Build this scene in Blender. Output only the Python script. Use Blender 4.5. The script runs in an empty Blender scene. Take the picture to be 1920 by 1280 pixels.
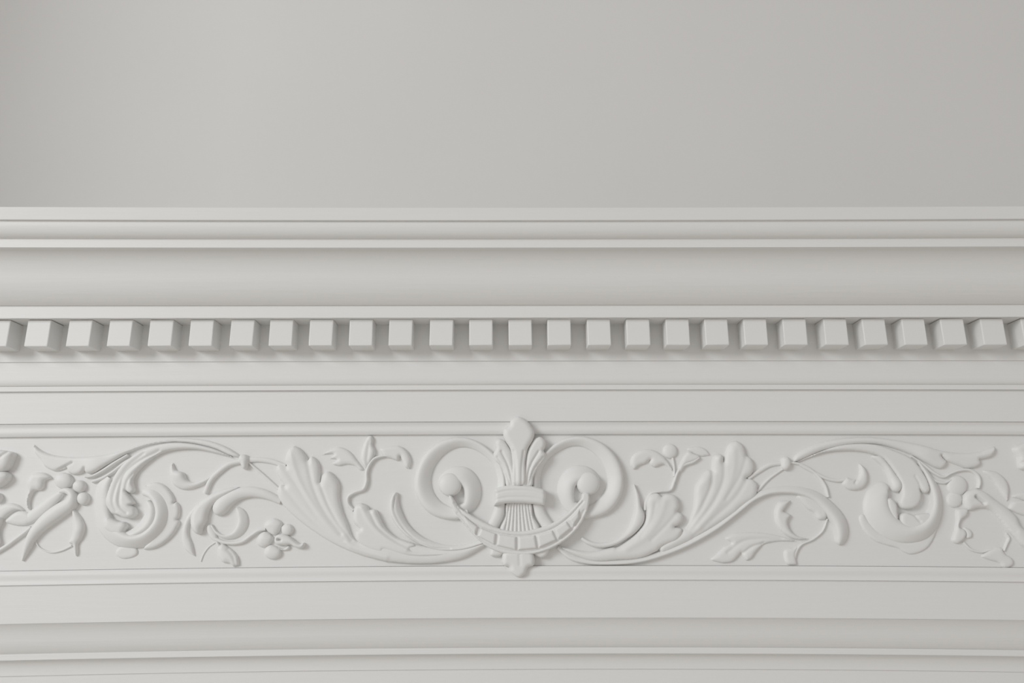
import bpy, math, random
import numpy as np
from mathutils import Euler, Matrix, Vector
from mathutils.geometry import delaunay_2d_cdt

# ------------------------------------------------------------------ camera, world, light, exposure
scene = bpy.context.scene
col = scene.collection
F_PX = 1424.0
PITCH = math.radians(14.7)
YAW = math.radians(0.4)
ROLL = math.radians(-0.2)
CAM_Z = 1.10
cam_data = bpy.data.cameras.new('camera')
cam_data.sensor_width = 36.0
cam_data.lens = 36.0 * F_PX / 1920.0
cam_data.clip_start = 0.01
cam = bpy.data.objects.new('camera', cam_data)
cam.location = (0, 0, CAM_Z)
RM = Matrix.Rotation(-YAW, 3, 'Z') @ Matrix.Rotation(math.pi / 2 + PITCH, 3, 'X') @ Matrix.Rotation(ROLL, 3, 'Z')
cam.rotation_euler = RM.to_euler()
col.objects.link(cam)
scene.camera = cam

world = bpy.data.worlds.new('room_daylight')
scene.world = world
world.use_nodes = True
bg = world.node_tree.nodes['Background']
bg.inputs['Color'].default_value = (1.0, 0.968, 0.945, 1)
bg.inputs['Strength'].default_value = 0.48

win = bpy.data.lights.new('window_daylight', 'AREA')
win.shape = 'RECTANGLE'
win.size = 1.05
win.size_y = 1.1
win.energy = 46
win.color = (0.96, 0.985, 1.0)
wo = bpy.data.objects.new('window_daylight', win)
wo.location = (-2.35, -1.4, 2.1)
wo.rotation_euler = (Vector((0.0, 0.62, 1.15)) - Vector(wo.location)).to_track_quat('-Z', 'Y').to_euler()
col.objects.link(wo)

scene.view_settings.view_transform = 'Standard'
scene.view_settings.look = 'None'
scene.view_settings.exposure = -0.03
scene.view_settings.gamma = 1.0
scene.view_settings.use_curve_mapping = False


# ------------------------------------------------------------------ pixel -> place on a plane of known depth
def P(px, py, Y):
    d = RM @ Vector(((px - 960) / F_PX, (640 - py) / F_PX, -1.0))
    t = Y / d.y
    return (d.x * t, CAM_Z + d.z * t)


def Zc(py, Y):
    """height of a moulding line seen at pixel row py in the middle column, at depth Y"""
    return P(960, py, Y)[1]


# ------------------------------------------------------------------ materials
def paint(name, rgb, rough=0.55, bump=0.05, scale=90.0, streak=(1, 1, 1), spec=0.35, mottling=0.02):
    m = bpy.data.materials.new(name)
    m.use_nodes = True
    nt = m.node_tree
    b = nt.nodes['Principled BSDF']
    b.inputs['Roughness'].default_value = rough
    b.inputs['Specular IOR Level'].default_value = spec
    tc = nt.nodes.new('ShaderNodeTexCoord')
    mp = nt.nodes.new('ShaderNodeMapping')
    mp.inputs['Scale'].default_value = streak
    nt.links.new(tc.outputs['Object'], mp.inputs['Vector'])
    n = nt.nodes.new('ShaderNodeTexNoise')
    n.inputs['Scale'].default_value = scale
    n.inputs['Detail'].default_value = 5
    nt.links.new(mp.outputs['Vector'], n.inputs['Vector'])
    n2 = nt.nodes.new('ShaderNodeTexNoise')
    n2.inputs['Scale'].default_value = 6
    n2.inputs['Detail'].default_value = 3
    nt.links.new(mp.outputs['Vector'], n2.inputs['Vector'])
    cr = nt.nodes.new('ShaderNodeMix')
    cr.data_type = 'RGBA'
    cr.inputs['A'].default_value = (*[c * (1 - mottling) for c in rgb], 1)
    cr.inputs['B'].default_value = (*[min(1, c * (1 + mottling)) for c in rgb], 1)
    nt.links.new(n2.outputs['Fac'], cr.inputs['Factor'])
    nt.links.new(cr.outputs['Result'], b.inputs['Base Color'])
    bp = nt.nodes.new('ShaderNodeBump')
    bp.inputs['Strength'].default_value = bump
    bp.inputs['Distance'].default_value = 0.002
    nt.links.new(n.outputs['Fac'], bp.inputs['Height'])
    nt.links.new(bp.outputs['Normal'], b.inputs['Normal'])
    return m


M_WOOD = paint('white_gloss_brushed_paint', (0.80, 0.797, 0.785), 0.5, 0.10, 240, (0.06, 1, 1))
M_ORN = paint('white_paint_on_plaster', (0.80, 0.797, 0.785), 0.5, 0.06, 160)
M_WALL = paint('off_white_wall_paint', (0.70, 0.69, 0.672), 0.8, 0.05, 260)
M_FLOOR = paint('pale_carpet', (0.74, 0.71, 0.66), 0.6, 0.1, 30, (1, 8, 1), mottling=0.1)


# ------------------------------------------------------------------ object helpers
def origin_of(o):
    v = Vector((0, 0, 0))
    while o is not None:
        v = v + Vector(o.location)
        o = o.parent
    return v


def link(name, V, Fc, mat, parent=None, smooth=True, angle=38):
    V = np.asarray(V, float)
    c = (V.min(0) + V.max(0)) / 2
    me = bpy.data.meshes.new(name)
    me.from_pydata((V - c).tolist(), [], Fc)
    if smooth:
        me.polygons.foreach_set('use_smooth', [True] * len(me.polygons))
        me.set_sharp_from_angle(angle=math.radians(angle))
    me.materials.append(mat)
    me.validate()
    me.update()
    o = bpy.data.objects.new(name, me)
    col.objects.link(o)
    if parent is not None:
        o.parent = parent
        o.location = Vector(c) - origin_of(parent)
    else:
        o.location = Vector(c)
    return o


def box(name, x0, x1, y0, y1, z0, z1, mat, parent=None):
    V = [(x, y, z) for x in (x0, x1) for y in (y0, y1) for z in (z0, z1)]
    Fc = [(0, 1, 3, 2), (4, 6, 7, 5), (0, 4, 5, 1), (2, 3, 7, 6), (0, 2, 6, 4), (1, 5, 7, 3)]
    return link(name, V, Fc, mat, parent, smooth=False)


# ------------------------------------------------------------------ the room
WALL_Y = 0.75
box('wall_back', -2.6, 2.6, WALL_Y, WALL_Y + 0.12, 0, 3.0, M_WALL)['kind'] = 'structure'
box('shade_pier', -1.5, -0.93, 0.29, WALL_Y, 0, 3.0, M_WALL)['kind'] = 'structure'  # unseen pier, added to shade the left side of the back wall
box('floor', -2.6, 2.6, -2.6, WALL_Y, -0.05, 0.0, M_FLOOR)['kind'] = 'structure'

# ------------------------------------------------------------------ mantelpiece mouldings
mantel = bpy.data.objects.new('mantelpiece', None)
mantel.location = (0, 0.69, 0)
col.objects.link(mantel)
mantel['label'] = 'white painted mantelpiece with dentil cornice and frieze of scrolling acanthus around a fleur-de-lis'
mantel['category'] = 'mantelpiece'

XW = 0.74
YF = 0.629          # frieze panel
Z_BOW = Zc(600, 0.61)
XS = np.linspace(-XW, XW, 49)


def bow(x, z):
    """lens pincushion bent into the mouldings: lines spread a few millimetres towards the ends"""
    q = min(abs(x), 0.46) / 0.41
    return Z_BOW + (z - Z_BOW) * (1 + 0.014 * q * q)


def moulding(name, prof, label=None, back=WALL_Y, parent=None, mat=None):
    """prof: [(y, z)] from the top of the visible face to its foot; a solid length of moulding"""
    pts = [(back, prof[0][1])] + list(prof) + [(back, prof[-1][1])]
    n = len(pts)
    V, Fc = [], []
    for x in XS:
        for (y, z) in pts:
            V.append((x, y, bow(x, z)))
    for i in range(len(XS) - 1):
        for k in range(n):
            a, b = i * n + k, i * n + (k + 1) % n
            Fc.append((a, b, b + n, a + n))
    Fc.append(tuple(range(n))[::-1])
    Fc.append(tuple(range((len(XS) - 1) * n, len(XS) * n)))
    o = link(name, V, Fc, mat or M_WOOD, parent or mantel, angle=24)
    if label:
        o['label'] = label
    return o


def pp(*rows):
    return [(y, Zc(r, y)) for (r, y) in rows]


def curve_rows(r0, y0, r1, y1, kind, n=14, flat=0.42):
    """profile between two points given as (pixel row, depth)"""
    out = []
    z0, z1 = Zc(r0, y0), Zc(r1, y1)
    for i in range(n + 1):
        t = i / n
        if kind == 'ovolo':          # bulges out, curls under at the foot
            a = t * math.pi / 2
            y = y0 + (y1 - y0) * (1 - math.cos(a))
            z = z0 + (z1 - z0) * math.sin(a)
        elif kind == 'cavetto':      # hollow: soffit first, then upright
            a = t * math.pi / 2
            y = y0 + (y1 - y0) * math.sin(a)
            z = z0 + (z1 - z0) * (1 - math.cos(a))
        else:                        # cyma: hollow above, round below
            if t < 0.5:
                a = 2 * t * math.pi / 2
                y = y0 + (y1 - y0) * 0.5 * math.sin(a)
                z = z0 + (z1 - z0) * 0.5 * (1 - math.cos(a))
            else:
                a = (2 * t - 1) * math.pi / 2
                y = y0 + (y1 - y0) * (0.5 + 0.5 * (1 - math.cos(a)))
                z = z0 + (z1 - z0) * (0.5 + 0.5 * math.sin(a))
        k = flat if kind == 'cyma' else 0.0      # a flattened curve, its ends not quite horizontal
        y = y * (1 - k) + (y0 + (y1 - y0) * t) * k
        z = z * (1 - k) + (z0 + (z1 - z0) * t) * k
        out.append((y, z))
    return out


YA, YB, YC, YD, YBACK = 0.5545, 0.5645, 0.596, 0.600, 0.6175

zA0, zA1 = Zc(389.5, YA - 0.002), Zc(412.5, YA)
moulding('shelf_edge', [(YA - 0.002, zA0), (YA, zA1)], 'thin flat edge of the mantel shelf')
p = curve_rows(416.5, YA + 0.0022, 448, YB, 'ovolo')
moulding('ovolo_moulding', [(YA + 0.0022, zA1)] + p)
zB0 = p[-1][1]
zB1 = Zc(464, YB)
moulding('fillet', [(YB, zB0), (YB, zB1)])
pz = curve_rows(464.6, YB + 0.003, 571, YC - 0.0015, 'cyma', 24, 0.5)
moulding('cyma_moulding', pz, 'broad S-curved crown moulding above the dentils')
zC0 = pz[-1][1]
zC1 = Zc(595, YC)
moulding('corona_fillet', [(YC, zC0), (YC, zC1)])
zD1 = Zc(676, YBACK)
band = moulding('dentil_band', [(YBACK, zC1), (YBACK, zD1)], 'recessed flat band behind the row of dentils')
# bed moulds
YE = 0.6185
pe = [(YE, zD1), (YE, Zc(708, YE))] + curve_rows(708.5, YE, 721.5, YE + 0.0028, 'ovolo', 8)
moulding('bed_moulding', pe)
zE1 = pe[-1][1]
YG = 0.6208
zG1 = Zc(730, YG)
moulding('fillet', [(YG, zE1), (YG, zG1)])
YH = 0.6232
zH1 = Zc(789.5, YH)
moulding('fascia', [(YH, zG1), (YH, zH1)], 'plain flat fascia above the carved frieze')


def frame_mould(z0, z1, ya, yb, flip=False):
    """small frame moulding of the frieze panel: a round, a shallow hollow, a round"""
    prof = []
    n = 18
    for i in range(n + 1):
        t = i / n
        s = 1 - t if flip else t
        y = ya + (yb - ya) * (s * 0.75 + 0.25 * s * s) + 0.0006 * math.sin(2 * math.pi * 1.0 * s)
        prof.append((y, z0 + (z1 - z0) * t))
    return prof


zK1 = Zc(813.5, 0.6262)
moulding('frieze_frame', [(0.6248, zH1)] + frame_mould(zH1 - 0.0008, zK1, 0.6245, 0.6266))
zP1 = Zc(1061, 0.627)
panel = moulding('frieze_panel', [(YF, zK1), (YF, zP1 + 0.0004)], 'flat ground of the frieze behind the raised ornament')
zQ1 = Zc(1087, 0.6242)
moulding('frieze_frame', [(YF + 0.0008, zP1 + 0.0004), (YF + 0.0008, zP1)] + frame_mould(zP1, zQ1, 0.6242, 0.6262, True))
YR = 0.6258
zR1 = Zc(1158, YR)
moulding('architrave_fascia', [(YR, zQ1), (YR, zR1)])
ps = curve_rows(1158.3, YR + 0.0005, 1213.5, 0.6385, 'cyma', 20, 0.6)
moulding('architrave_cyma', [(YR + 0.0005, zR1)] + ps)
zS1 = ps[-1][1]
zT1 = Zc(1225, 0.6378)
moulding('fillet', [(0.6378, zS1), (0.6378, zT1)])
pt = curve_rows(1226, 0.6387, 1254, 0.6455, 'cavetto', 10)
moulding('architrave_cavetto', [(0.6387, zT1)] + pt)
zU1 = pt[-1][1]
zV1 = Zc(1330, 0.6465)
moulding('inner_architrave', [(0.6465, zU1), (0.6465, zV1)])
for sx in (-1, 1):
    a, b = sorted((sx * 0.54, sx * 0.72))
    box('jamb', a, b, 0.640, WALL_Y, 0.0, bow(0.6, zV1), M_WOOD, mantel)

# dentils, each a block of its own
LEFT = [-23.5, 52.5, 130, 206, 282.5, 358, 433.5, 507, 581.5, 656, 730, 806, 880, 953.5, 1026.5, 1101,
        1174, 1247.5, 1320.5, 1393, 1466.5, 1543, 1616, 1690, 1763, 1837.5, 1914]
xl = [P(u, 598, YD)[0] for u in LEFT]
pitch = (xl[-1] - xl[0]) / (len(xl) - 1)
while xl[0] - pitch > -XW + 0.004:
    xl.insert(0, xl[0] - pitch)
while xl[-1] + pitch < XW - 0.022:
    xl.append(xl[-1] + pitch)
DW = 43.5 / F_PX * 0.6 * 1.045
DZ1 = Zc(647, YD)


def dentil_mesh(seed):
    rnd = random.Random(seed)
    bv = 0.0007
    x1, y1, z1 = DW / 2, (YBACK + 0.0005 - YD), (zC1 - DZ1)
    k = 3
    V = []
    # rings of a rounded rectangle from the back to the face
    def ring(y, ins):
        r = 0.0006 + ins
        a, b = x1 - ins, z1 - ins
        pts = []
        for (sx, sz, a0) in ((1, 1, 0), (-1, 1, 90), (-1, 0, 180), (1, 0, 270)):
            for j in range(k):
                an = math.radians(a0 + 90 * j / (k - 1))
                cx = sx * (a - r)
                cz = (b - r) if sz else (ins + r)
                pts.append((cx + r * math.cos(an) + rnd.uniform(-1, 1) * 0.00012, y,
                            cz + r * math.sin(an) + rnd.uniform(-1, 1) * 0.00012))
        return pts
    rings = [ring(y1, 0), ring(bv, 0), ring(bv * 0.3, bv * 0.3), ring(0, bv)]
    for r in rings:
        V += r
    n = 4 * k
    Fc = []
    for i in range(len(rings) - 1):
        for j in range(n):
            a, b = i * n + j, i * n + (j + 1) % n
            Fc.append((a, b, b + n, a + n))
    Fc.append(tuple(range((len(rings) - 1) * n, len(rings) * n)))
    me = bpy.data.meshes.new('dentil')
    me.from_pydata(V, [], Fc)
    me.materials.append(M_WOOD)
    return me


dm = [dentil_mesh(s) for s in range(4)]
bo = origin_of(band)
rnd = random.Random(5)
for i, x in enumerate(xl):
    o = bpy.data.objects.new('dentil', dm[i % 4])
    col.objects.link(o)
    o.parent = band
    xc = x + DW / 2
    o.location = Vector((xc, YD, bow(xc, DZ1))) - bo
    o.rotation_euler = (0, math.radians(rnd.uniform(-0.6, 0.6)), math.radians(rnd.uniform(-0.8, 0.8)))

# ------------------------------------------------------------------ relief toolkit
def frame(ox, oy, s):
    return lambda pts: [(ox + q[0] / s, oy + q[1] / s) + tuple((w / s if i == 0 else w) for i, w in enumerate(q[2:])) for q in pts]


A = frame(0, 780, 4.0)
B = frame(300, 780, 4.0)
C = frame(720, 760, 1920 / 510.0)
D = frame(1140, 780, 4.0)
E = frame(1440, 780, 4.0)
F1 = frame(0, 820, 10.0)
F2 = frame(0, 932, 10.0)
F3 = frame(160, 900, 10.0)
F5 = frame(1600, 880, 10.0)
F8 = frame(340, 930, 8.0)


def CM(pts):
    """mirror of the central ornament about its axis"""
    return C([(1908 - q[0], q[1] - 8) + tuple(q[2:]) for q in pts])


def spline(P0, closed=False, step=2.0):
    """Catmull-Rom through rows of any width; a repeated point is a sharp corner"""
    P0 = [np.array(q, float) for q in P0]
    n = len(P0)
    if closed:
        # start at a corner if there is one
        corner = [i for i in range(n) if np.allclose(P0[i][:2], P0[(i + 1) % n][:2])]
        if corner:
            k = (corner[0] + 1) % n
            P0 = P0[k:] + P0[:k]
            P0 = P0 + [P0[0]] if not np.allclose(P0[0][:2], P0[-1][:2]) else P0
            runs, cur = [], [P0[0]]
            for q in P0[1:]:
                if np.allclose(q[:2], cur[-1][:2]):
                    if len(cur) > 1:
                        runs.append(cur)
                    cur = [q]
                else:
                    cur.append(q)
            if len(cur) > 1:
                runs.append(cur)
            out = []
            for r in runs:
                s = spline(r, False, step)
                out.extend(s[:-1])
            return out
        ext = [P0[-1]] + P0 + [P0[0], P0[1]]
        segs = n
    else:
        ext = [2 * P0[0] - P0[1]] + P0 + [2 * P0[-1] - P0[-2]]
        segs = n - 1
    out = []
    for i in range(segs):
        a, b, c, d = ext[i:i + 4]
        L = np.linalg.norm(c[:2] - b[:2])
        m = max(2, int(L / step))
        t0, t1 = 0.0, max(np.linalg.norm(b[:2] - a[:2]), 1e-3) ** 0.5
        t2 = t1 + max(L, 1e-3) ** 0.5
        t3 = t2 + max(np.linalg.norm(d[:2] - c[:2]), 1e-3) ** 0.5
        for j in range(m):
            t = t1 + (t2 - t1) * j / m
            a1 = (t1 - t) / (t1 - t0) * a + (t - t0) / (t1 - t0) * b
            a2 = (t2 - t) / (t2 - t1) * b + (t - t1) / (t2 - t1) * c
            a3 = (t3 - t) / (t3 - t2) * c + (t - t2) / (t3 - t2) * d
            b1 = (t2 - t) / (t2 - t0) * a1 + (t - t0) / (t2 - t0) * a2
            b2 = (t3 - t) / (t3 - t1) * a2 + (t - t1) / (t3 - t1) * a3
            out.append((t2 - t) / (t2 - t1) * b1 + (t - t1) / (t2 - t1) * b2)
    if not closed:
        out.append(P0[-1])
    return out


def seg_dist(Q, L, closed):
    L = np.asarray(L, float)[:, :2]
    S = L
    T = np.roll(L, -1, 0) if closed else L[1:]
    S = S if closed else L[:-1]
    best = np.full(len(Q), 1e9)
    for a, b in zip(S, T):
        ab = b - a
        l2 = max(ab @ ab, 1e-9)
        t = np.clip(((Q - a) @ ab) / l2, 0, 1)
        dd = Q - (a + t[:, None] * ab)
        best = np.minimum(best, np.einsum('ij,ij->i', dd, dd))
    return np.sqrt(best)


def inside(Q, L):
    L = np.asarray(L, float)[:, :2]
    r = np.zeros(len(Q), bool)
    x, y = Q[:, 0], Q[:, 1]
    a = L
    b = np.roll(L, -1, 0)
    for (x0, y0), (x1, y1) in zip(a, b):
        if y0 == y1:
            continue
        c = ((y0 > y) != (y1 > y)) & (x < (x1 - x0) * (y - y0) / (y1 - y0) + x0)
        r ^= c
    return r


REF = 0.002


def to_world(XY, H):
    out = np.empty((len(XY), 3))
    for i, (q, h) in enumerate(zip(XY, H)):
        x, z = P(q[0], q[1], YF - REF)
        out[i] = (x, YF - h * 0.001, z)
    return out


def leaf(name, parent, outline, H=3.5, w=9.0, base=0.8, grooves=(), lift=(), step=1.8, power=0.5, label=None):
    """relief piece: closed outline (photo pixels), pillow height H mm, edge height base mm,
    grooves [(line, depth mm, half width px)], lift [(x, y, extra mm, radius px)]"""
    L = [q[:2] for q in spline(outline, True, step * 1.1)]
    # drop near-duplicates
    K = [L[0]]
    for q in L[1:]:
        if np.linalg.norm(q - K[-1]) > 0.35:
            K.append(q)
    if np.linalg.norm(K[0] - K[-1]) < 0.35:
        K.pop()
    L = np.array(K)
    lo, hi = L.min(0), L.max(0)
    gx = np.arange(lo[0], hi[0], step)
    gy = np.arange(lo[1], hi[1], step * 0.866)
    X, Y = np.meshgrid(gx, gy)
    X[1::2] += step / 2
    Q = np.stack([X.ravel(), Y.ravel()], 1)
    Q = Q[inside(Q, L)]
    if len(Q):
        d = seg_dist(Q, L, True)
        Q = Q[d > step * 0.55]
    allp = [Vector((float(a), float(b))) for a, b in L] + [Vector((float(a), float(b))) for a, b in Q]
    nb = len(L)
    res = delaunay_2d_cdt(allp, [(i, (i + 1) % nb) for i in range(nb)], [], 1, 1e-4)
    vs, es, fs = res[0], res[1], res[2]
    XY = np.array([(v.x, v.y) for v in vs])
    # keep triangles whose centre lies inside the outline
    cen = np.array([XY[list(f)].mean(0) for f in fs])
    ok = inside(cen, L)
    fs = [f for f, k in zip(fs, ok) if k]
    d = seg_dist(XY, L, True)
    t = np.clip(d / w, 0, 1)
    h = base + H * (1 - (1 - t) ** 2) ** power
    edge = np.clip(d / 2.5, 0, 1)
    for (ln, dep, wd) in grooves:
        ls = spline(ln, False, 3.0) if len(ln) > 2 else [np.array(q, float) for q in ln]
        g = seg_dist(XY, np.array(ls), False)
        h = h - dep * np.exp(-(g / wd) ** 2) * edge
    for (lx, ly, dh, rr) in lift:
        g = np.hypot(XY[:, 0] - lx, XY[:, 1] - ly)
        h = h + dh * np.exp(-(g / rr) ** 2)
    h = np.maximum(h, 0.15)
    V = to_world(XY, h)
    # boundary edges -> skirt down into the panel
    cnt = {}
    for f in fs:
        for i in range(len(f)):
            e = (f[i], f[(i + 1) % len(f)])
            key = (min(e), max(e))
            cnt.setdefault(key, []).append(e)
    bd = [v[0] for v in cnt.values() if len(v) == 1]
    ids = {}
    Vl = V.tolist()
    Fc = [tuple(f) for f in fs]
    def low(i):
        if i not in ids:
            ids[i] = len(Vl)
            x, y, z = Vl[i]
            Vl.append([x, YF + 0.0004, z])
        return ids[i]
    for a, b in bd:
        Fc.append((b, a, low(a), low(b)))
    used = sorted({i for f in Fc for i in f})
    mp = {k: i for i, k in enumerate(used)}
    o = link(name, [Vl[k] for k in used], [tuple(mp[i] for i in f) for f in Fc], M_ORN, parent, angle=55)
    fix_normals(o)
    if label:
        o['label'] = label
    return o


def fix_normals(o):
    import bmesh
    bm = bmesh.new()
    bm.from_mesh(o.data)
    bmesh.ops.recalc_face_normals(bm, faces=bm.faces)
    # the shell is open at the back: make sure the front looks at the room (-y)
    s = sum(f.normal.y * f.calc_area() for f in bm.faces)
    if s > 0:
        bmesh.ops.reverse_faces(bm, faces=bm.faces)
    bm.to_mesh(o.data)
    bm.free()
    o.data.polygons.foreach_set('use_smooth', [True] * len(o.data.polygons))
    o.data.set_sharp_from_angle(angle=math.radians(55))


def strip(name, parent, path, H=3.0, base=0.5, prof='round', caps=(0, 0), n=11, step=2.0, grooves=(), label=None):
    """path rows (x, y, width px[, height factor]); a rounded or hollowed band following it"""
    path = [tuple(q) + (1.0,) * (4 - len(q)) for q in path]
    S = np.array(spline(path, False, step))
    xy, wd, hf = S[:, :2], S[:, 2], S[:, 3]
    dl = np.r_[0, np.cumsum(np.linalg.norm(np.diff(xy, axis=0), axis=1))]
    tan = np.gradient(xy, axis=0)
    tan /= np.maximum(np.linalg.norm(tan, axis=1), 1e-6)[:, None]
    nor = np.stack([-tan[:, 1], tan[:, 0]], 1)
    fac = np.ones(len(S))
    for side, c in enumerate(caps):
        if c:
            e = dl if side == 0 else dl[-1] - dl
            r = c * wd / 2
            t = np.clip(e / np.maximum(r, 1e-6), 0, 1)
            fac *= np.sqrt(np.maximum(1 - (1 - t) ** 2, 0.0004))
    XY, HH = [], []
    ss = np.linspace(-1, 1, n)
    for i in range(len(S)):
        for s in ss:
            q = xy[i] + nor[i] * s * wd[i] / 2 * fac[i]
            if prof == 'round':
                f = math.sqrt(max(0, 1 - s * s)) ** 0.9
            elif prof == 'hollow':
                f = 0.45 + 0.55 * abs(s) ** 1.6 if abs(s) < 0.85 else 1.0 - ((abs(s) - 0.85) / 0.15) ** 2 * 0.8
            elif prof == 'inner':      # high on one side, falling to the other
                f = math.sqrt(max(0, 1 - s * s)) * (1 + 0.55 * s)
            elif prof == 'outer':
                f = math.sqrt(max(0, 1 - s * s)) * (1 - 0.55 * s)
            else:
                f = 1 - abs(s) ** 4
            XY.append(q)
            HH.append(base + H * hf[i] * f * (0.3 + 0.7 * fac[i]))
    XY, HH = np.array(XY), np.array(HH)
    for (ln, dep, w_) in grooves:
        g = seg_dist(XY, np.array(spline(ln, False, 3.0)), False)
        HH = HH - dep * np.exp(-(g / w_) ** 2)
    HH = np.maximum(HH, 0.1)
    V = to_world(XY, HH).tolist()
    Fc = []
    m = len(S)
    for i in range(m - 1):
        for j in range(n - 1):
            a = i * n + j
            Fc.append((a, a + 1, a + n + 1, a + n))
    loop = [i * n for i in range(m)] + [(m - 1) * n + j for j in range(1, n)] + \
           [i * n + n - 1 for i in range(m - 2, -1, -1)] + [j for j in range(n - 2, 0, -1)]
    k0 = len(V)
    for i in loop:
        V.append([V[i][0], YF + 0.0004, V[i][2]])
    q = len(loop)
    for i in range(q):
        Fc.append((loop[i], loop[(i + 1) % q], k0 + (i + 1) % q, k0 + i))
    o = link(name, V, Fc, M_ORN, parent, angle=60)
    fix_normals(o)
    if label:
        o['label'] = label
    return o


def ball(name, parent, cx, cy, r, H, base=0.8, ry=None, **k):
    ry = ry or r
    pts = [(cx + r * math.cos(a), cy + ry * math.sin(a)) for a in np.linspace(0, 2 * math.pi, 14, endpoint=False)]
    return leaf(name, parent, pts, H=H, w=min(r, ry), base=base, **k)


# ------------------------------------------------------------------ central ornament
fleur = leaf('fleur_de_lis', mantel, C([(945, 86), (895, 113), (882, 150), (848, 176), (842, 215), (858, 258), (890, 312), (905, 400),
             (912, 560), (990, 560), (998, 400), (1015, 312), (1050, 248), (1060, 200), (1036, 150), (1002, 112)]),
             H=4.0, w=11, base=8.0, grooves=[(C([(930, 560), (928, 430), (915, 330)]), 0.9, 2.5), (C([(970, 560), (972, 430), (985, 330)]), 0.9, 2.5)],
             label='tall middle lobe of the cast fleur-de-lis, its tip over the frame moulding')
leaf('lobe', fleur, C([(900, 330), (852, 256), (812, 238), (784, 262), (786, 312), (772, 345), (785, 390), (825, 435), (852, 510), (868, 572), (935, 572), (918, 430)]),
     H=4.0, w=9, base=5.5, grooves=[(C([(905, 560), (880, 440), (830, 330)]), 1.3, 2.2), (C([(890, 560), (850, 450), (800, 370)]), 1.0, 2.0)])
leaf('lobe', fleur, C([(1008, 330), (1060, 240), (1100, 224), (1135, 250), (1138, 295), (1126, 322), (1142, 350), (1130, 385), (1085, 445), (1055, 510), (1042, 572), (970, 572), (990, 430)]),
     H=4.0, w=9, base=5.5, grooves=[(C([(1005, 560), (1030, 440), (1090, 330)]), 1.3, 2.2), (C([(1022, 560), (1055, 460), (1120, 370)]), 1.0, 2.0)])
leaf('fan', fleur, C([(866, 690), (858, 780), (818, 872), (830, 910), (1085, 910), (1095, 860), (1052, 780), (1036, 690)]),
     H=2.6, w=6, base=2.5, grooves=[(C([(x0, 690), ((x0 + x1) / 2 + s, 790), (x1, 905)]), 1.3, 1.5)
     for x0, x1, s in ((885, 850, 5), (903, 880, 3), (922, 912, 1), (941, 942, 0), (960, 972, -1), (979, 1003, -3), (1000, 1034, -4), (1018, 1062, -5))])
leaf('band', fleur, C([(775, 592), (775, 592), (850, 570), (955, 566), (1045, 572), (1130, 596), (1130, 596), (1140, 640), (1130, 706), (1130, 706), (1045, 696), (955, 690),
     (862, 692), (776, 708), (776, 708), (782, 650)]), H=3.5, w=7, base=7.5,
     grooves=[(C([(780, 628), (860, 606), (955, 602), (1045, 608), (1134, 630)]), 0.5, 1.6), (C([(780, 670), (860, 652), (955, 648), (1045, 654), (1134, 672)]), 0.5, 1.6)])
leaf('pendant', fleur, C([(850, 1030), (832, 1088), (846, 1128), (885, 1140), (890, 1168), (925, 1203), (958, 1213), (996, 1190), (1020, 1142), (1056, 1126), (1064, 1090), (1042, 1034)]),
     H=4.0, w=10, base=4.5, grooves=[(C([(955, 1040), (958, 1120)]), 0.5, 3)])
leaf('lobe', fleur, C([(775, 990), (748, 1030), (752, 1058), (800, 1066), (845, 1044), (850, 1005)]), H=3.0, w=7, base=2.5)
leaf('lobe', fleur, C([(1165, 1000), (1154, 1050), (1120, 1075), (1075, 1062), (1050, 1035), (1070, 990)]), H=3.2, w=7, base=3.0)

fest = leaf('festoon', mantel, C([(462, 636), (480, 640), (530, 715), (610, 768), (720, 828), (830, 872), (950, 888), (1060, 872), (1180, 832), (1290, 757), (1385, 662), (1400, 620), (1440, 622),
            (1442, 700), (1395, 825), (1305, 930), (1185, 1006), (1065, 1046), (950, 1054), (820, 1036), (720, 990), (650, 932), (560, 832), (490, 735)]),
            H=2.2, w=4, base=6.5,
            grooves=[(C([(500, 690), (580, 790), (660, 850), (800, 900), (945, 920), (1070, 908), (1190, 868), (1300, 790), (1400, 680)]), 1.2, 1.8),
                     (C([(520, 760), (620, 870), (700, 950), (800, 1005), (945, 1030), (1080, 1020), (1200, 970), (1320, 880), (1410, 740)]), 0.9, 1.8)],
            label='crescent swag of raised blocks hanging between the two volutes')
for q in ([(560, 775), (665, 858), (646, 912), (585, 840)], [(688, 866), (792, 905), (782, 985), (664, 922)], [(808, 908), (932, 926), (932, 1020), (795, 988)], [(946, 926), (1063, 916), (1078, 1008), (946, 1020)],
          [(1076, 913), (1184, 882), (1214, 950), (1092, 1004)], [(1198, 874), (1282, 818), (1316, 868), (1226, 942)], [(1296, 806), (1372, 735), (1372, 790), (1330, 852)]):
    q2 = [r for r in q for _ in (0, 1)]
    leaf('block', fest, C(q2), H=1.7, w=4.5, base=9.0, step=1.5)

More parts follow.
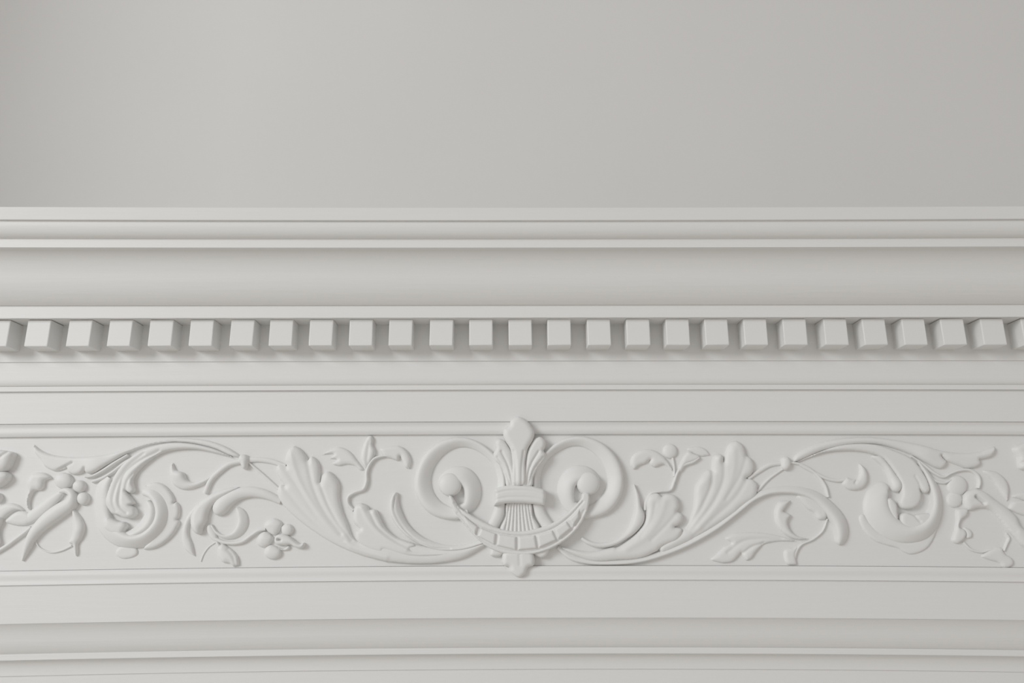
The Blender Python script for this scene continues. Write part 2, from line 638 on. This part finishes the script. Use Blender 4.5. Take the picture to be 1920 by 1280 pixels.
for mir, fr in ((0, C), (1, CM)):
    vol = strip('volute', mantel, fr([(832, 610, 62, 1.0), (828, 500, 56, 1.0), (796, 410, 54, 1.0), (742, 345, 56, .95), (670, 292, 62, .9), (590, 262, 66, .9), (500, 262, 74, .95), (390, 312, 95, 1.0),
          (308, 405, 108, 1.1), (272, 520, 116, 1.15), (288, 622, 122, 1.1), (346, 706, 118, 1.0), (430, 752, 100, .9), (520, 765, 80, .9), (590, 745, 70, .9)]),
          H=4.4, base=0.6, prof='outer' if mir else 'inner', n=13, label='large volute on the ' + ('right' if mir else 'left') + ' of the fleur-de-lis')
    strip('inner_turn', vol, fr([(500, 740, 70, .5), (590, 715, 90, .8), (622, 640, 118, 1.0), (612, 555, 128, 1.1), (560, 500, 135, 1.15), (490, 500, 130, 1.1), (430, 540, 100, .9), (420, 590, 60, .7)]),
          H=5.0, base=0.8, prof='outer' if not mir else 'inner', n=13)
    e = fr([(468, 560)])[0]
    ball('eye', vol, e[0], e[1], 21.5, 4.2, base=5.0)
    strip('stalk', vol, (C([(1080, 690, 74), (1106, 770, 80), (1160, 855, 84)]) if mir else C([(822, 690, 74), (808, 765, 78), (768, 850, 80)])), H=3.2, base=1.2)

# ------------------------------------------------------------------ left acanthus
acl = leaf('acanthus_leaf', mantel, B([(905, 645), (880, 590), (882, 540), (905, 512), (935, 520), (935, 520), (885, 450), (868, 395), (890, 360), (948, 372), (948, 372), (938, 325), (960, 258), (1000, 222), (1045, 240), (1092, 292), (1110, 326),
       (1110, 326), (1135, 300), (1168, 318), (1194, 360), (1200, 495), (1200, 495), (1222, 432), (1262, 412), (1312, 452), (1344, 510), (1344, 600), (1362, 690), (1402, 795), (1470, 930)]) +
       C([(60, 930), (260, 985), (450, 1005), (620, 985), (735, 955), (735, 955), (715, 985), (650, 1030), (560, 1078), (400, 1112), (200, 1118), (0, 1100)]) + B([(1700, 1092), (1500, 1040), (1300, 955), (1150, 862), (1010, 755)]),
       H=3.6, w=13, base=0.9,
       grooves=[(B([(985, 270), (1030, 440), (1130, 640), (1270, 830), (1450, 980), (1700, 1060)]), -0.7, 5), (B([(950, 400), (1060, 560), (1200, 760), (1380, 930)]), 0.5, 5),
                (B([(1110, 340), (1150, 520), (1230, 700), (1360, 880)]), 0.8, 4.5), (B([(1205, 500), (1260, 650), (1340, 800), (1440, 930)]), 0.8, 3.5), (B([(930, 530), (1060, 690), (1220, 850), (1400, 970)]), 0.4, 4.5)],
       lift=[(*B([(1270, 470)])[0], 1.3, 16), (*B([(1010, 300)])[0], 1.2, 18), (*B([(1680, 1050)])[0], .8, 40)], label='broad acanthus leaf left of the fleur-de-lis')
leaf('leaf', acl, B([(1450, 725), (1468, 668), (1510, 650), (1556, 675), (1572, 700), (1572, 700), (1618, 702), (1652, 765), (1690, 835), (1770, 905), (1920, 968)]) + C([(200, 1012), (380, 1038), (560, 1026), (560, 1026), (400, 1062), (180, 1066), (0, 1025)]) +
     B([(1700, 1030), (1600, 1012), (1520, 972), (1472, 925), (1464, 868), (1464, 868), (1500, 845), (1500, 845), (1458, 800)]), H=3.8, w=10, base=2.2,
     grooves=[(B([(1520, 690), (1580, 800), (1690, 910), (1850, 1000)]), -.7, 4), (B([(1580, 720), (1640, 830), (1760, 930), (1900, 1000)]), .9, 3)])
strip('leaf', acl, C([(88, 612, 26, .6), (72, 680, 62, .9), (85, 760, 80, 1.0), (135, 850, 72, 1.0), (215, 925, 62, 1.0), (320, 978, 52, .9), (440, 1004, 42, .8), (560, 1000, 36, .7), (690, 965, 28, .6)]),
      H=3.6, base=1.8, prof='inner', caps=(1, 0), grooves=[(C([(80, 640), (75, 740), (130, 850), (220, 940), (340, 1000), (470, 1010)]), 1.0, 1.6)])

sp = strip('sprig', mantel, B([(1450, 706, 26), (1410, 655, 26), (1412, 605, 26), (1460, 570, 28), (1525, 545, 30), (1548, 490, 28), (1550, 420, 26), (1572, 360, 26), (1612, 316, 24), (1680, 298, 18), (1730, 300, 14)]), H=2.4, base=.7,
           label='small leafy sprig rising between the left acanthus leaf and the left volute')
leaf('leaf', sp, B([(1548, 395), (1505, 330), (1508, 270), (1535, 190), (1562, 148), (1592, 150), (1600, 180), (1594, 212), (1614, 255), (1604, 310), (1570, 365)]), H=3.0, w=8, base=.9, grooves=[(B([(1550, 380), (1560, 280), (1570, 190)]), .6, 3)])
leaf('leaf', sp, B([(1525, 402), (1480, 335), (1420, 262), (1345, 230), (1275, 248), (1212, 288), (1212, 288), (1300, 285), (1272, 318), (1272, 318), (1325, 325), (1288, 355), (1340, 372), (1400, 362), (1460, 372), (1500, 405)]), H=2.2, w=9, base=.4)
leaf('leaf', sp, B([(1650, 245), (1720, 224), (1795, 222), (1850, 258), (1882, 330), (1868, 394), (1868, 394), (1840, 385), (1815, 335), (1800, 300), (1785, 332), (1735, 318), (1680, 300)]), H=2.8, w=8, base=.8)

# stems around the left knot
kn = leaf('knot', mantel, B([(590, 322), (604, 290), (640, 287), (664, 308), (662, 355), (652, 392), (626, 396), (602, 352)]), H=3.5, w=9, base=2.0, label='small knot tying the stems left of the acanthus leaf')
strip('stem', kn, B([(640, 328, 46), (740, 325, 40), (840, 340, 40), (940, 375, 36)]), H=1.8, base=.5)
strip('stem', kn, B([(660, 345, 16), (760, 430, 22), (885, 545, 24)]), H=1.4, base=.4)
strip('stem', kn, B([(610, 335, 42), (520, 358, 42), (440, 415, 42), (378, 480, 42), (335, 580, 40)]), H=2.4, base=.6)
leaf('leaf', kn, B([(92, 350), (72, 400), (78, 470), (115, 528), (190, 552), (280, 532), (370, 482), (420, 430), (420, 430), (330, 468), (245, 492), (205, 478), (175, 425), (115, 400)]), H=3.0, w=9, base=.6,
     lift=[(*B([(150, 440)])[0], 1.5, 12)])

# left top arch: two long leaves and the swirl beneath
arch = leaf('foliate_scroll', mantel, A([(1800, 302), (1700, 232), (1560, 182), (1400, 166), (1250, 176), (1080, 207), (900, 262), (760, 292), (600, 305), (480, 302), (380, 286), (305, 256), (246, 213), (246, 213), (262, 278), (305, 328), (305, 328),
        (330, 372), (355, 392), (355, 392), (400, 410), (445, 406), (500, 385), (500, 385), (510, 420), (550, 438), (600, 430), (632, 405), (632, 405), (655, 428), (715, 418), (800, 366), (920, 296), (1080, 226), (1240, 198), (1400, 198), (1600, 240), (1740, 300)]),
        H=2.4, w=7, base=1.0, grooves=[(A([(545, 348), (500, 372), (440, 404)]), 1.8, 2.0), (A([(640, 388), (625, 420), (600, 440)]), 1.6, 2.2)], lift=[(*A([(720, 380)])[0], 1.8, 26), (*A([(900, 290)])[0], 1.2, 22)],
        label='long arching acanthus leaf at the top left of the frieze')
leaf('leaf', arch, A([(1740, 306), (1600, 244), (1400, 202), (1240, 204), (1080, 250), (960, 325), (890, 400), (845, 480), (818, 560), (804, 650), (822, 695), (850, 732), (898, 742), (898, 742), (955, 766), (1000, 760), (1028, 735), (1020, 692), (985, 668), (985, 668), (1012, 652),
     (985, 612), (948, 560), (948, 560), (985, 578), (1014, 556), (1000, 505), (1004, 460), (1055, 392), (1150, 312), (1240, 268), (1380, 247), (1500, 252), (1620, 278)]),
     H=2.6, w=6, base=2.2, grooves=[(A([(1200, 262), (1030, 355), (944, 440), (912, 560), (920, 672), (968, 722)]), 1.2, 3.0), (A([(1090, 280), (960, 390), (885, 520), (868, 640), (890, 710)]), .7, 3.0), (A([(1120, 340), (1010, 430), (965, 500), (950, 560)]), .8, 2.6)],
     lift=[(*A([(950, 710)])[0], 2.4, 22), (*A([(850, 640)])[0], 2.2, 20), (*A([(980, 480)])[0], .8, 14)])
strip('stem', arch, A([(960, 290, 20), (860, 350, 26), (760, 415, 26), (690, 450, 22), (640, 455, 16)]), H=2.6, base=.8)
strip('stem', arch, A([(1040, 285, 16), (930, 350, 24), (840, 420, 24), (760, 466, 28), (690, 490, 26)]), H=2.2, base=.6)
sw = strip('swirl', mantel, F3([(430, -60, 140, .35), (330, 120, 240, .45), (300, 400, 280, .5), (330, 680, 310, .6), (430, 900, 350, .85), (630, 1075, 330, 1.05), (880, 1145, 270, 1.2), (1110, 1105, 265, 1.25), (1300, 975, 265, 1.3),
      (1430, 790, 275, 1.3), (1460, 570, 275, 1.2), (1390, 370, 260, 1.05), (1250, 235, 240, .8), (1090, 190, 190, .4)]), H=5.0, base=.8, prof='outer', n=15, label='thick rolled acanthus swirl at the left of the frieze')
strip('roll', sw, F3([(560, 980, 80, .5), (760, 1020, 140, .8), (960, 960, 190, 1.0), (1120, 840, 250, 1.0), (1210, 680, 250, 1.0), (1210, 520, 240, .9), (1150, 400, 120, .6)]), H=4.6, base=.9, prof='inner', n=13)
leaf('lobe', sw, F3([(420, 700), (640, 770), (640, 770), (760, 790), (800, 870), (750, 960), (735, 1020), (640, 1035), (500, 1000), (380, 880)]), H=3.6, w=10, base=3.0)
leaf('frill', sw, F3([(1150, 90), (1300, 36), (1450, 76), (1590, 210), (1670, 380), (1655, 425), (1655, 425), (1700, 405), (1755, 470), (1768, 560), (1750, 690), (1715, 735), (1715, 735), (1762, 775), (1710, 920), (1580, 1090), (1420, 1215), (1250, 1290), (1080, 1290), (1300, 1000), (1400, 500)]),
     H=2.6, w=7, base=.6)
leaf('frill', sw, A([(860, 1030), (900, 1066), (985, 1060), (1028, 1030), (1018, 990), (940, 965), (880, 985)]), H=1.4, w=7, base=.2)

# lower left scroll with flower
ls = strip('tendril_scroll', mantel, B([(905, 640, 46, .6), (800, 590, 70, .9), (690, 568, 84, 1.0), (590, 582, 96, 1.1), (510, 625, 112, 1.25), (455, 680, 120, 1.4), (420, 740, 96, 1.4)]), H=3.6, base=.8, caps=(0, 1.1), n=13,
           label='drooping finger leaf scroll under the left knot')
leaf('leaf', ls, B([(600, 532), (480, 545), (370, 590), (280, 660), (235, 740), (230, 800), (250, 860), (280, 885), (310, 880), (325, 835), (350, 790), (360, 735), (380, 690), (430, 640), (520, 590)]), H=4.2, w=11, base=1.4,
     lift=[(*B([(275, 830)])[0], 1.2, 14)])
leaf('leaf', ls, B([(300, 640), (210, 730), (165, 830), (160, 925), (185, 1000), (240, 1042), (258, 1052), (258, 1052), (240, 960), (212, 880), (222, 800), (262, 730)]), H=2.2, w=8, base=.5)
strip('tendril', ls, F8([(440, 430, 34, .6), (520, 548, 50, .7), (650, 612, 66, .8), (790, 580, 110, .9), (880, 490, 150, 1.0), (920, 370, 160, 1.0), (890, 250, 130, .9), (830, 170, 50, .5)]), H=2.6, base=.5, prof='outer', n=13)
strip('tendril', ls, F8([(500, 640, 56, .8), (640, 692, 60, 1), (800, 702, 66, 1), (920, 675, 64, 1), (1050, 585, 58, 1), (1160, 515, 54, 1), (1260, 495, 46, .8)]), H=2.4, base=.5)
leaf('leaf', ls, F8([(365, 470), (400, 420), (440, 430), (530, 590), (560, 700), (600, 760), (540, 780), (500, 700), (420, 620)]), H=1.8, w=8, base=.4)
leaf('bud', ls, F8([(540, 760), (620, 715), (700, 760), (790, 835), (848, 925), (862, 1035), (862, 1035), (780, 1058), (720, 1010), (620, 995), (565, 930), (540, 850)]), H=3.6, w=13, base=.6, grooves=[(F8([(700, 800), (780, 900), (810, 1040)]), .8, 3)])
strip('tendril', ls, F8([(500, 690, 20), (400, 760, 22), (320, 870, 22), (280, 980, 16)]), H=.6, base=.2)

fl = leaf('flower', mantel, F8([(1400, 640), (1420, 590), (1500, 568), (1620, 600), (1720, 678), (1790, 715), (1840, 695), (1856, 735), (1810, 782), (1720, 772), (1640, 728), (1560, 735), (1450, 732), (1402, 692)]), H=3.0, w=8, base=2.2,
          grooves=[(F8([(1460, 650), (1495, 655)]), 3.5, 2.2)], label='five-petalled flower with a tubular heart in the lower left of the frieze')
for q in ([(1238, 440), (1290, 360), (1390, 328), (1480, 368), (1512, 418), (1468, 525), (1400, 588), (1300, 540)], [(1165, 570), (1240, 528), (1320, 558), (1372, 620), (1330, 725), (1230, 772), (1150, 738), (1125, 650)],
          [(1255, 775), (1330, 728), (1430, 758), (1495, 815), (1492, 885), (1420, 942), (1320, 942), (1245, 880)], [(1495, 460), (1570, 413), (1640, 428), (1682, 500), (1652, 572), (1590, 595), (1515, 565)]):
    leaf('petal', fl, F8(q), H=3.4, w=13, base=.7)
leaf('petal', fl, F8([(1445, 765), (1530, 785), (1600, 742), (1632, 758), (1600, 806), (1530, 820), (1465, 802)]), H=1.8, w=4, base=.6)

# flower and leaves at the left edge
tl = strip('trumpet_flower', mantel, A([(450, 566, 34, .7), (505, 560, 52, .9), (545, 592, 64, 1.1), (533, 648, 98, 1.2), (452, 704, 116, 1.2), (356, 775, 112, 1.2), (278, 850, 92, 1.1), (230, 920, 74, 1.0), (198, 995, 50, .8), (163, 1085, 10, .3)]),
           H=4.6, base=.5, n=13, label='long looped trumpet flower at the left end of the frieze')
strip('stem', tl, A([(465, 568, 40, .8), (402, 620, 78, 1), (322, 688, 90, 1), (242, 748, 88, .9), (185, 785, 62, .7), (130, 802, 20, .3)]), H=2.8, base=.8, n=11)
f1 = F1([(1190, 810), (1480, 915), (1555, 1145)])
for (x, y), r, ry in zip(f1, (17.5, 12.5, 12.0), (15.5, 12, 12.5)):
    ball('berry', tl, x, y, r, 3.8, base=1.0, ry=ry)
leaf('leaf', tl, A([(35, 790), (80, 740), (130, 712), (185, 714), (232, 740), (242, 782), (200, 816), (160, 822), (100, 816)]), H=2.4, w=9, base=.7)
leaf('leaf', tl, A([(-40, 690), (10, 665), (70, 650), (125, 662), (165, 690), (182, 716), (182, 716), (125, 706), (65, 735), (20, 772), (-10, 770), (-40, 740)]), H=2.8, w=9, base=.7)
leaf('leaf', tl, A([(210, 470), (240, 432), (300, 420), (345, 430), (382, 462), (335, 486), (326, 530), (300, 556), (262, 560), (236, 592), (218, 650), (226, 716), (226, 716), (204, 690), (196, 620), (212, 560), (200, 510)]), H=3.6, w=11, base=.9)
strip('stem', tl, A([(230, 832, 20), (190, 866, 26), (120, 918, 30), (50, 970, 32), (-40, 1025, 32)]), H=2.2, base=.6)
leaf('leaf', tl, A([(540, 692), (595, 745), (632, 830), (612, 912), (580, 962), (580, 1015), (568, 1052), (550, 1005), (545, 965), (510, 950), (530, 910), (545, 860), (540, 780)]), H=3.0, w=10, base=.6, lift=[(*A([(590, 860)])[0], .9, 12)])
strip('tendril', tl, A([(252, 925, 10), (290, 985, 12), (370, 1020, 14), (450, 1008, 16), (530, 972, 16)]), H=1.0, base=.3)
le = leaf('edge_flower', mantel, F1([(-300, 300), (-120, 240), (40, 236), (160, 252), (290, 300), (262, 430), (200, 560), (120, 630), (-60, 640), (-250, 600)]), H=4.5, w=12, base=3.5, grooves=[(F1([(-80, 480), (60, 390), (190, 285)]), 1.6, 2.5)],
          label='high relief petals cut by the left edge of the view')
leaf('petal', le, F1([(-220, 650), (0, 636), (120, 640), (195, 690), (205, 760), (140, 850), (60, 905), (-40, 945), (-220, 900)]), H=5, w=14, base=3.0)
ball('petal', le, -6, 933, 10, 3.5, base=2.0)
leaf('petal', le, F1([(-200, 1500), (-60, 1480), (40, 1500), (30, 1600), (-20, 1700), (-30, 1830), (-10, 1900), (-10, 2000), (-100, 2050), (-200, 1900)]), H=3, w=9, base=2.5)

# ------------------------------------------------------------------ right acanthus
acr = leaf('acanthus_leaf', mantel, D([(400, 1020), (560, 960), (760, 850), (960, 722), (985, 695), (1040, 655), (1095, 618), (1118, 575), (1120, 510), (1085, 474), (1040, 466), (1040, 466), (1082, 430), (1098, 372), (1078, 322), (1038, 292), (1038, 292), (1012, 218), (965, 186), (915, 205), (885, 262),
       (868, 340), (868, 340), (858, 295), (838, 284), (800, 292), (783, 325), (780, 405), (780, 405), (750, 404), (712, 438), (680, 482), (656, 525), (648, 620), (636, 705), (600, 805), (540, 870), (380, 980)]), H=3.8, w=13, base=1.0,
       grooves=[(D([(780, 420), (770, 520), (690, 700), (590, 850)]), 0.9, 4.5), (D([(868, 350), (860, 480), (780, 660), (620, 860)]), 0.7, 4.5), (D([(940, 260), (930, 420), (860, 600), (680, 830)]), -.5, 6), (D([(1040, 470), (960, 600), (820, 740), (640, 900)]), 0.6, 5), (D([(1035, 300), (980, 460), (880, 620)]), .4, 4)],
       lift=[(*D([(720, 480)])[0], 1.2, 14), (*D([(830, 310)])[0], 1.2, 10)], label='broad acanthus leaf right of the fleur-de-lis')
leaf('leaf', acr, D([(288, 700), (284, 645), (310, 592), (370, 578), (400, 600), (400, 600), (440, 582), (492, 590), (522, 622), (532, 680), (520, 714), (520, 714), (556, 738), (560, 782), (530, 815), (500, 830), (500, 830), (552, 846), (550, 890), (512, 934), (450, 958), (395, 985), (366, 1012), (366, 1012), (250, 1062), (60, 1080)]) +
     C([(1480, 1100), (1350, 1060), (1215, 990), (1215, 990), (1320, 1010), (1460, 1030), (1620, 1000)]) + D([(60, 985), (150, 930), (220, 870), (270, 800)]), H=4.0, w=12, base=2.0,
     grooves=[(D([(420, 640), (380, 760), (280, 900), (130, 1000)]), -.5, 6), (D([(520, 715), (430, 820), (320, 930)]), .5, 4), (D([(350, 660), (320, 780), (240, 900)]), .4, 4)])
strip('leaf', acr, D([(194, 512, 8, .4), (215, 590, 34, .7), (225, 680, 50, 1.0), (230, 760, 96, 1.2), (190, 840, 74, 1.1), (125, 905, 44, 1.0), (40, 952, 40, .9), (-60, 968, 38, .8), (-140, 950, 34, .8), (-200, 915, 26, .6)]), H=3.8, base=1.4, caps=(0, 0), n=13)
strip('stalk', acr, C([(1230, 1000, 30, .6), (1320, 1065, 50, .8), (1440, 1098, 46, .8)]) + D([(100, 1092, 44, .9), (260, 1072, 46, 1.0), (420, 1025, 48, 1.0), (600, 950, 50, 1.0), (800, 836, 50, 1.0), (960, 716, 48, 1.0), (1080, 622, 46, 1.0), (1190, 570, 50, 1.0), (1310, 553, 56, 1.0), (1440, 562, 66, 1.1),
      (1560, 606, 84, 1.2), (1660, 690, 104, 1.3), (1732, 790, 116, 1.4), (1752, 880, 108, 1.3), (1738, 965, 60, .9)]), H=3.4, base=.7, caps=(0, .9), prof='inner', n=13, label='stem sweeping under the right acanthus leaf into a drooping finger')
spr = strip('sprig', mantel, D([(278, 705, 24), (286, 640, 24), (325, 580, 24), (400, 562, 24), (470, 550, 26), (498, 490, 24), (524, 420, 24), (568, 368, 28), (640, 342, 22), (684, 312, 16)]), H=2.2, base=.6,
            label='small leafy sprig with a round bud right of the right volute')
leaf('leaf', spr, D([(168, 345), (188, 292), (250, 254), (330, 250), (400, 285), (460, 350), (494, 425), (494, 425), (420, 362), (350, 382), (312, 352), (320, 325), (285, 352), (235, 372), (198, 398), (175, 375)]), H=2.6, w=9, base=.6)
bu = D([(468, 262)])[0]
ball('bud', spr, bu[0], bu[1], 14, 2.6, base=.6)
strip('stem', spr, D([(486, 310, 18), (498, 380, 18), (500, 450, 18)]), H=1.4, base=.5)
leaf('leaf', spr, D([(604, 268), (655, 282), (690, 300), (680, 325), (640, 342), (590, 362), (545, 420), (525, 400), (552, 330), (578, 288)]), H=2.4, w=7, base=.7)
leaf('leaf', spr, D([(595, 245), (680, 227), (740, 250), (770, 292), (770, 292), (700, 300), (640, 275)]), H=1.6, w=7, base=.4)

kr = leaf('knot', mantel, D([(1308, 312), (1345, 303), (1370, 335), (1366, 382), (1335, 406), (1306, 392), (1298, 350)]), H=3.2, w=9, base=1.6, label='small knot tying the stems right of the acanthus leaf')
strip('stem', kr, D([(1320, 350, 30), (1220, 365, 32), (1130, 415, 32), (1055, 470, 26)]), H=1.4, base=.4)
strip('stem', kr, D([(1315, 395, 16), (1210, 470, 20), (1120, 565, 22)]), H=1.2, base=.3)
strip('stem', kr, D([(1360, 345, 18), (1450, 362, 22), (1560, 430, 24), (1630, 520, 24), (1655, 605, 20)]), H=1.8, base=.5)
strip('stem', kr, D([(1440, 365, 16), (1540, 415, 24), (1640, 465, 26), (1720, 482, 28), (1800, 475, 30)]), H=1.8, base=.4)
leaf('leaf', kr, E([(690, 358), (730, 388), (752, 450), (740, 510), (700, 545), (640, 556), (590, 540), (560, 500), (590, 460), (640, 470), (675, 460), (690, 420)]), H=3.0, w=9, base=.6, grooves=[(E([(600, 440), (650, 432), (675, 460), (650, 500)]), 1.2, 2.2)])

# lower right leaves
lr = leaf('drooping_leaf', mantel, D([(1420, 595), (1510, 600), (1600, 655), (1645, 705), (1638, 765), (1585, 775), (1545, 725), (1500, 695), (1455, 650)]), H=3.0, w=9, base=.6, label='short rounded leaf tucked inside the right drooping finger')
strip('tendril', lr, D([(1648, 770, 12), (1612, 860, 16), (1540, 922, 18), (1450, 965, 20), (1410, 1020, 34), (1395, 1060, 44)]), H=1.6, base=.4)
leaf('foot', lr, D([(1330, 1005), (1395, 985), (1432, 972), (1412, 1030), (1422, 1116), (1422, 1116), (1350, 1112), (1325, 1060)]), H=2.2, w=8, base=.4)
cl = leaf('crescent_leaf', mantel, D([(1372, 630), (1372, 630), (1290, 640), (1252, 710), (1262, 800), (1320, 880), (1420, 926), (1510, 918), (1510, 918), (1420, 895), (1368, 850), (1350, 790), (1372, 742), (1316, 712), (1316, 712)]), H=3.2, w=9, base=.7, label='crescent-shaped leaf curling in the lower right of the frieze')
leaf('lobed_leaf', mantel, D([(1422, 938), (1300, 900), (1180, 876), (1050, 870), (940, 880), (885, 916), (930, 952), (880, 975), (820, 1030), (775, 1075), (810, 1090), (880, 1102), (940, 1088), (1000, 1025), (1000, 1025), (1020, 1060), (1042, 1082), (1080, 1066), (1112, 1020), (1172, 962), (1290, 938)]), H=2.4, w=9, base=.4,
     grooves=[(D([(1300, 920), (1150, 920), (1010, 940), (900, 1020)]), .7, 4), (D([(1170, 950), (1080, 980), (1010, 1030)]), 1.0, 3)], label='flat lobed leaf low in the right half of the frieze')

# right top arch and swirl
ar = leaf('foliate_scroll', mantel, E([(195, 340), (200, 300), (320, 222), (480, 176), (650, 158), (820, 160), (980, 181), (1150, 216), (1300, 256), (1450, 276), (1580, 268), (1660, 242), (1704, 225), (1704, 225), (1706, 262), (1680, 300), (1640, 316), (1588, 325), (1588, 325), (1597, 355), (1570, 380), (1500, 391), (1440, 372), (1335, 330),
        (1300, 295), (1300, 295), (1340, 340), (1332, 372), (1300, 393), (1255, 384), (1190, 350), (1080, 290), (940, 238), (800, 208), (600, 215), (420, 255)]), H=3.2, w=10, base=.8, lift=[(*E([(1180, 280)])[0], 1.2, 24)], label='long arching acanthus leaf at the top right of the frieze')
leaf('leaf', ar, E([(220, 342), (400, 262), (560, 215), (800, 212), (960, 262), (1085, 325), (1160, 420), (1196, 490), (1206, 560), (1172, 577), (1132, 548), (1132, 548), (1142, 602), (1120, 662), (1080, 692), (1000, 690), (975, 650), (990, 590), (985, 500), (930, 400), (850, 310), (720, 268), (560, 258), (400, 278)]), H=2.4, w=7, base=1.8,
     grooves=[(E([(1132, 548), (1122, 500), (1095, 450)]), .6, 2.2)], lift=[(*E([(1060, 620)])[0], 2.2, 26), (*E([(1170, 540)])[0], .8, 10)])
leaf('leaf', ar, E([(780, 300), (845, 300), (900, 355), (955, 430), (1002, 510), (992, 552), (962, 570), (930, 556), (908, 470), (868, 385)]), H=2.6, w=10, base=1.6, lift=[(*E([(960, 520)])[0], 1.6, 12)])
strip('stem', ar, E([(1080, 300, 14), (1160, 355, 20), (1250, 425, 22), (1320, 455, 22), (1370, 430, 20), (1440, 405, 22), (1520, 405, 24), (1575, 445, 28), (1590, 495, 28), (1580, 540, 22)]), H=2.0, base=.6)
strip('stem', ar, E([(1120, 370, 14), (1200, 440, 20), (1270, 488, 22), (1330, 498, 22), (1375, 475, 18)]), H=1.8, base=.5)
sr = strip('swirl', mantel, E([(1130, 340, 20, .4), (1200, 440, 50, .6), (1250, 550, 80, .8), (1262, 660, 96, 1.0), (1235, 770, 120, 1.1), (1165, 855, 140, 1.2), (1060, 885, 140, 1.2), (950, 855, 170, 1.1), (860, 780, 190, 1.1), (815, 690, 190, 1.1), (822, 600, 165, 1.0), (868, 540, 110, .8), (905, 528, 60, .5)]), H=5.0, base=.8, prof='inner', n=15, caps=(0, .8),
           label='thick rolled acanthus swirl at the right of the frieze')
leaf('lobe', sr, E([(984, 745), (1015, 725), (1085, 742), (1085, 742), (1165, 728), (1215, 735), (1222, 790), (1175, 855), (1080, 885), (1010, 850), (985, 800)]), H=2.2, w=8, base=3.8, grooves=[(E([(1085, 740), (1105, 770), (1125, 790)]), .9, 2.2)])
leaf('frill', sr, E([(690, 755), (718, 735), (760, 790), (840, 870), (950, 920), (1050, 940), (1180, 900), (1260, 820), (1292, 740), (1275, 850), (1225, 960), (1170, 1010), (1080, 1036), (1030, 1022), (980, 990), (900, 968), (800, 930), (722, 850)]), H=1.3, w=8, base=.4)
leaf('roll', sr, E([(880, 620), (915, 615), (955, 660), (965, 730), (975, 800), (1000, 830), (960, 830), (910, 760), (882, 690)]), H=3.2, w=8, base=3.0)

# right edge flower
tr = leaf('trumpet_flower', mantel, E([(1462, 640), (1480, 575), (1550, 545), (1620, 562), (1700, 622), (1800, 692), (1862, 752), (1892, 815), (1990, 920), (2000, 1000), (1920, 980), (1820, 875), (1740, 775), (1660, 700), (1580, 690), (1500, 705)]), H=3.8, w=12, base=1.0, grooves=[(E([(1552, 604), (1580, 625), (1612, 652)]), 3.6, 2.8), (E([(1640, 690), (1760, 770), (1850, 860)]), .6, 4)],
          label='long looped trumpet flower at the right end of the frieze')
b1, b2 = E([(1425, 520)])[0], E([(1405, 625)])[0]
ball('berry', tr, b1[0], b1[1], 19, 2.8, base=.6)
ball('berry', tr, b2[0], b2[1], 15, 2.2, base=.5)
leaf('leaf', tr, E([(1622, 410), (1720, 418), (1790, 478), (1814, 550), (1802, 640), (1802, 640), (1772, 600), (1735, 545), (1690, 485)]), H=2.4, w=9, base=.4)
leaf('leaf', tr, E([(1812, 690), (1840, 642), (1900, 630), (2000, 660), (2000, 765), (1920, 745), (1850, 718)]), H=2.0, w=8, base=.5)
leaf('leaf', tr, E([(1840, 600), (1920, 568), (2020, 590), (2010, 645), (1900, 622)]), H=1.8, w=7, base=.5)
sl = leaf('leaf_cluster', mantel, E([(1418, 702), (1460, 690), (1502, 700), (1496, 742), (1450, 785), (1440, 830), (1476, 850), (1492, 882), (1468, 930), (1420, 956), (1385, 930), (1405, 850), (1415, 780)]), H=2.8, w=8, base=.6, label='small wavy leaf below the flower at the right end')
leaf('leaf', sl, E([(1470, 835), (1515, 845), (1538, 878), (1528, 912), (1495, 915), (1485, 870)]), H=1.6, w=5, base=.5)
strip('tendril', sl, E([(1470, 945, 18), (1530, 1000, 18), (1610, 1018, 18), (1680, 1000, 20), (1760, 1000, 20)]), H=1.4, base=.4)
leaf('leaf', sl, E([(1610, 1050), (1690, 990), (1755, 985), (1782, 1028), (1838, 1068), (1848, 1105), (1820, 1132), (1770, 1135), (1735, 1100), (1660, 1075)]), H=2.0, w=9, base=.5)
strip('tendril', sl, E([(1790, 880, 20), (1812, 915, 24), (1795, 960, 22), (1775, 1010, 18)]), H=1.4, base=.4)
leaf('edge_flower', mantel, E([(1840, 245), (1885, 210), (2000, 195), (2020, 330), (1980, 400), (1890, 392), (1872, 310)]), H=4, w=10, base=1.5, grooves=[(E([(1890, 350), (1960, 340), (2000, 345)]), 1.2, 3)], label='petals cut by the right edge of the view')
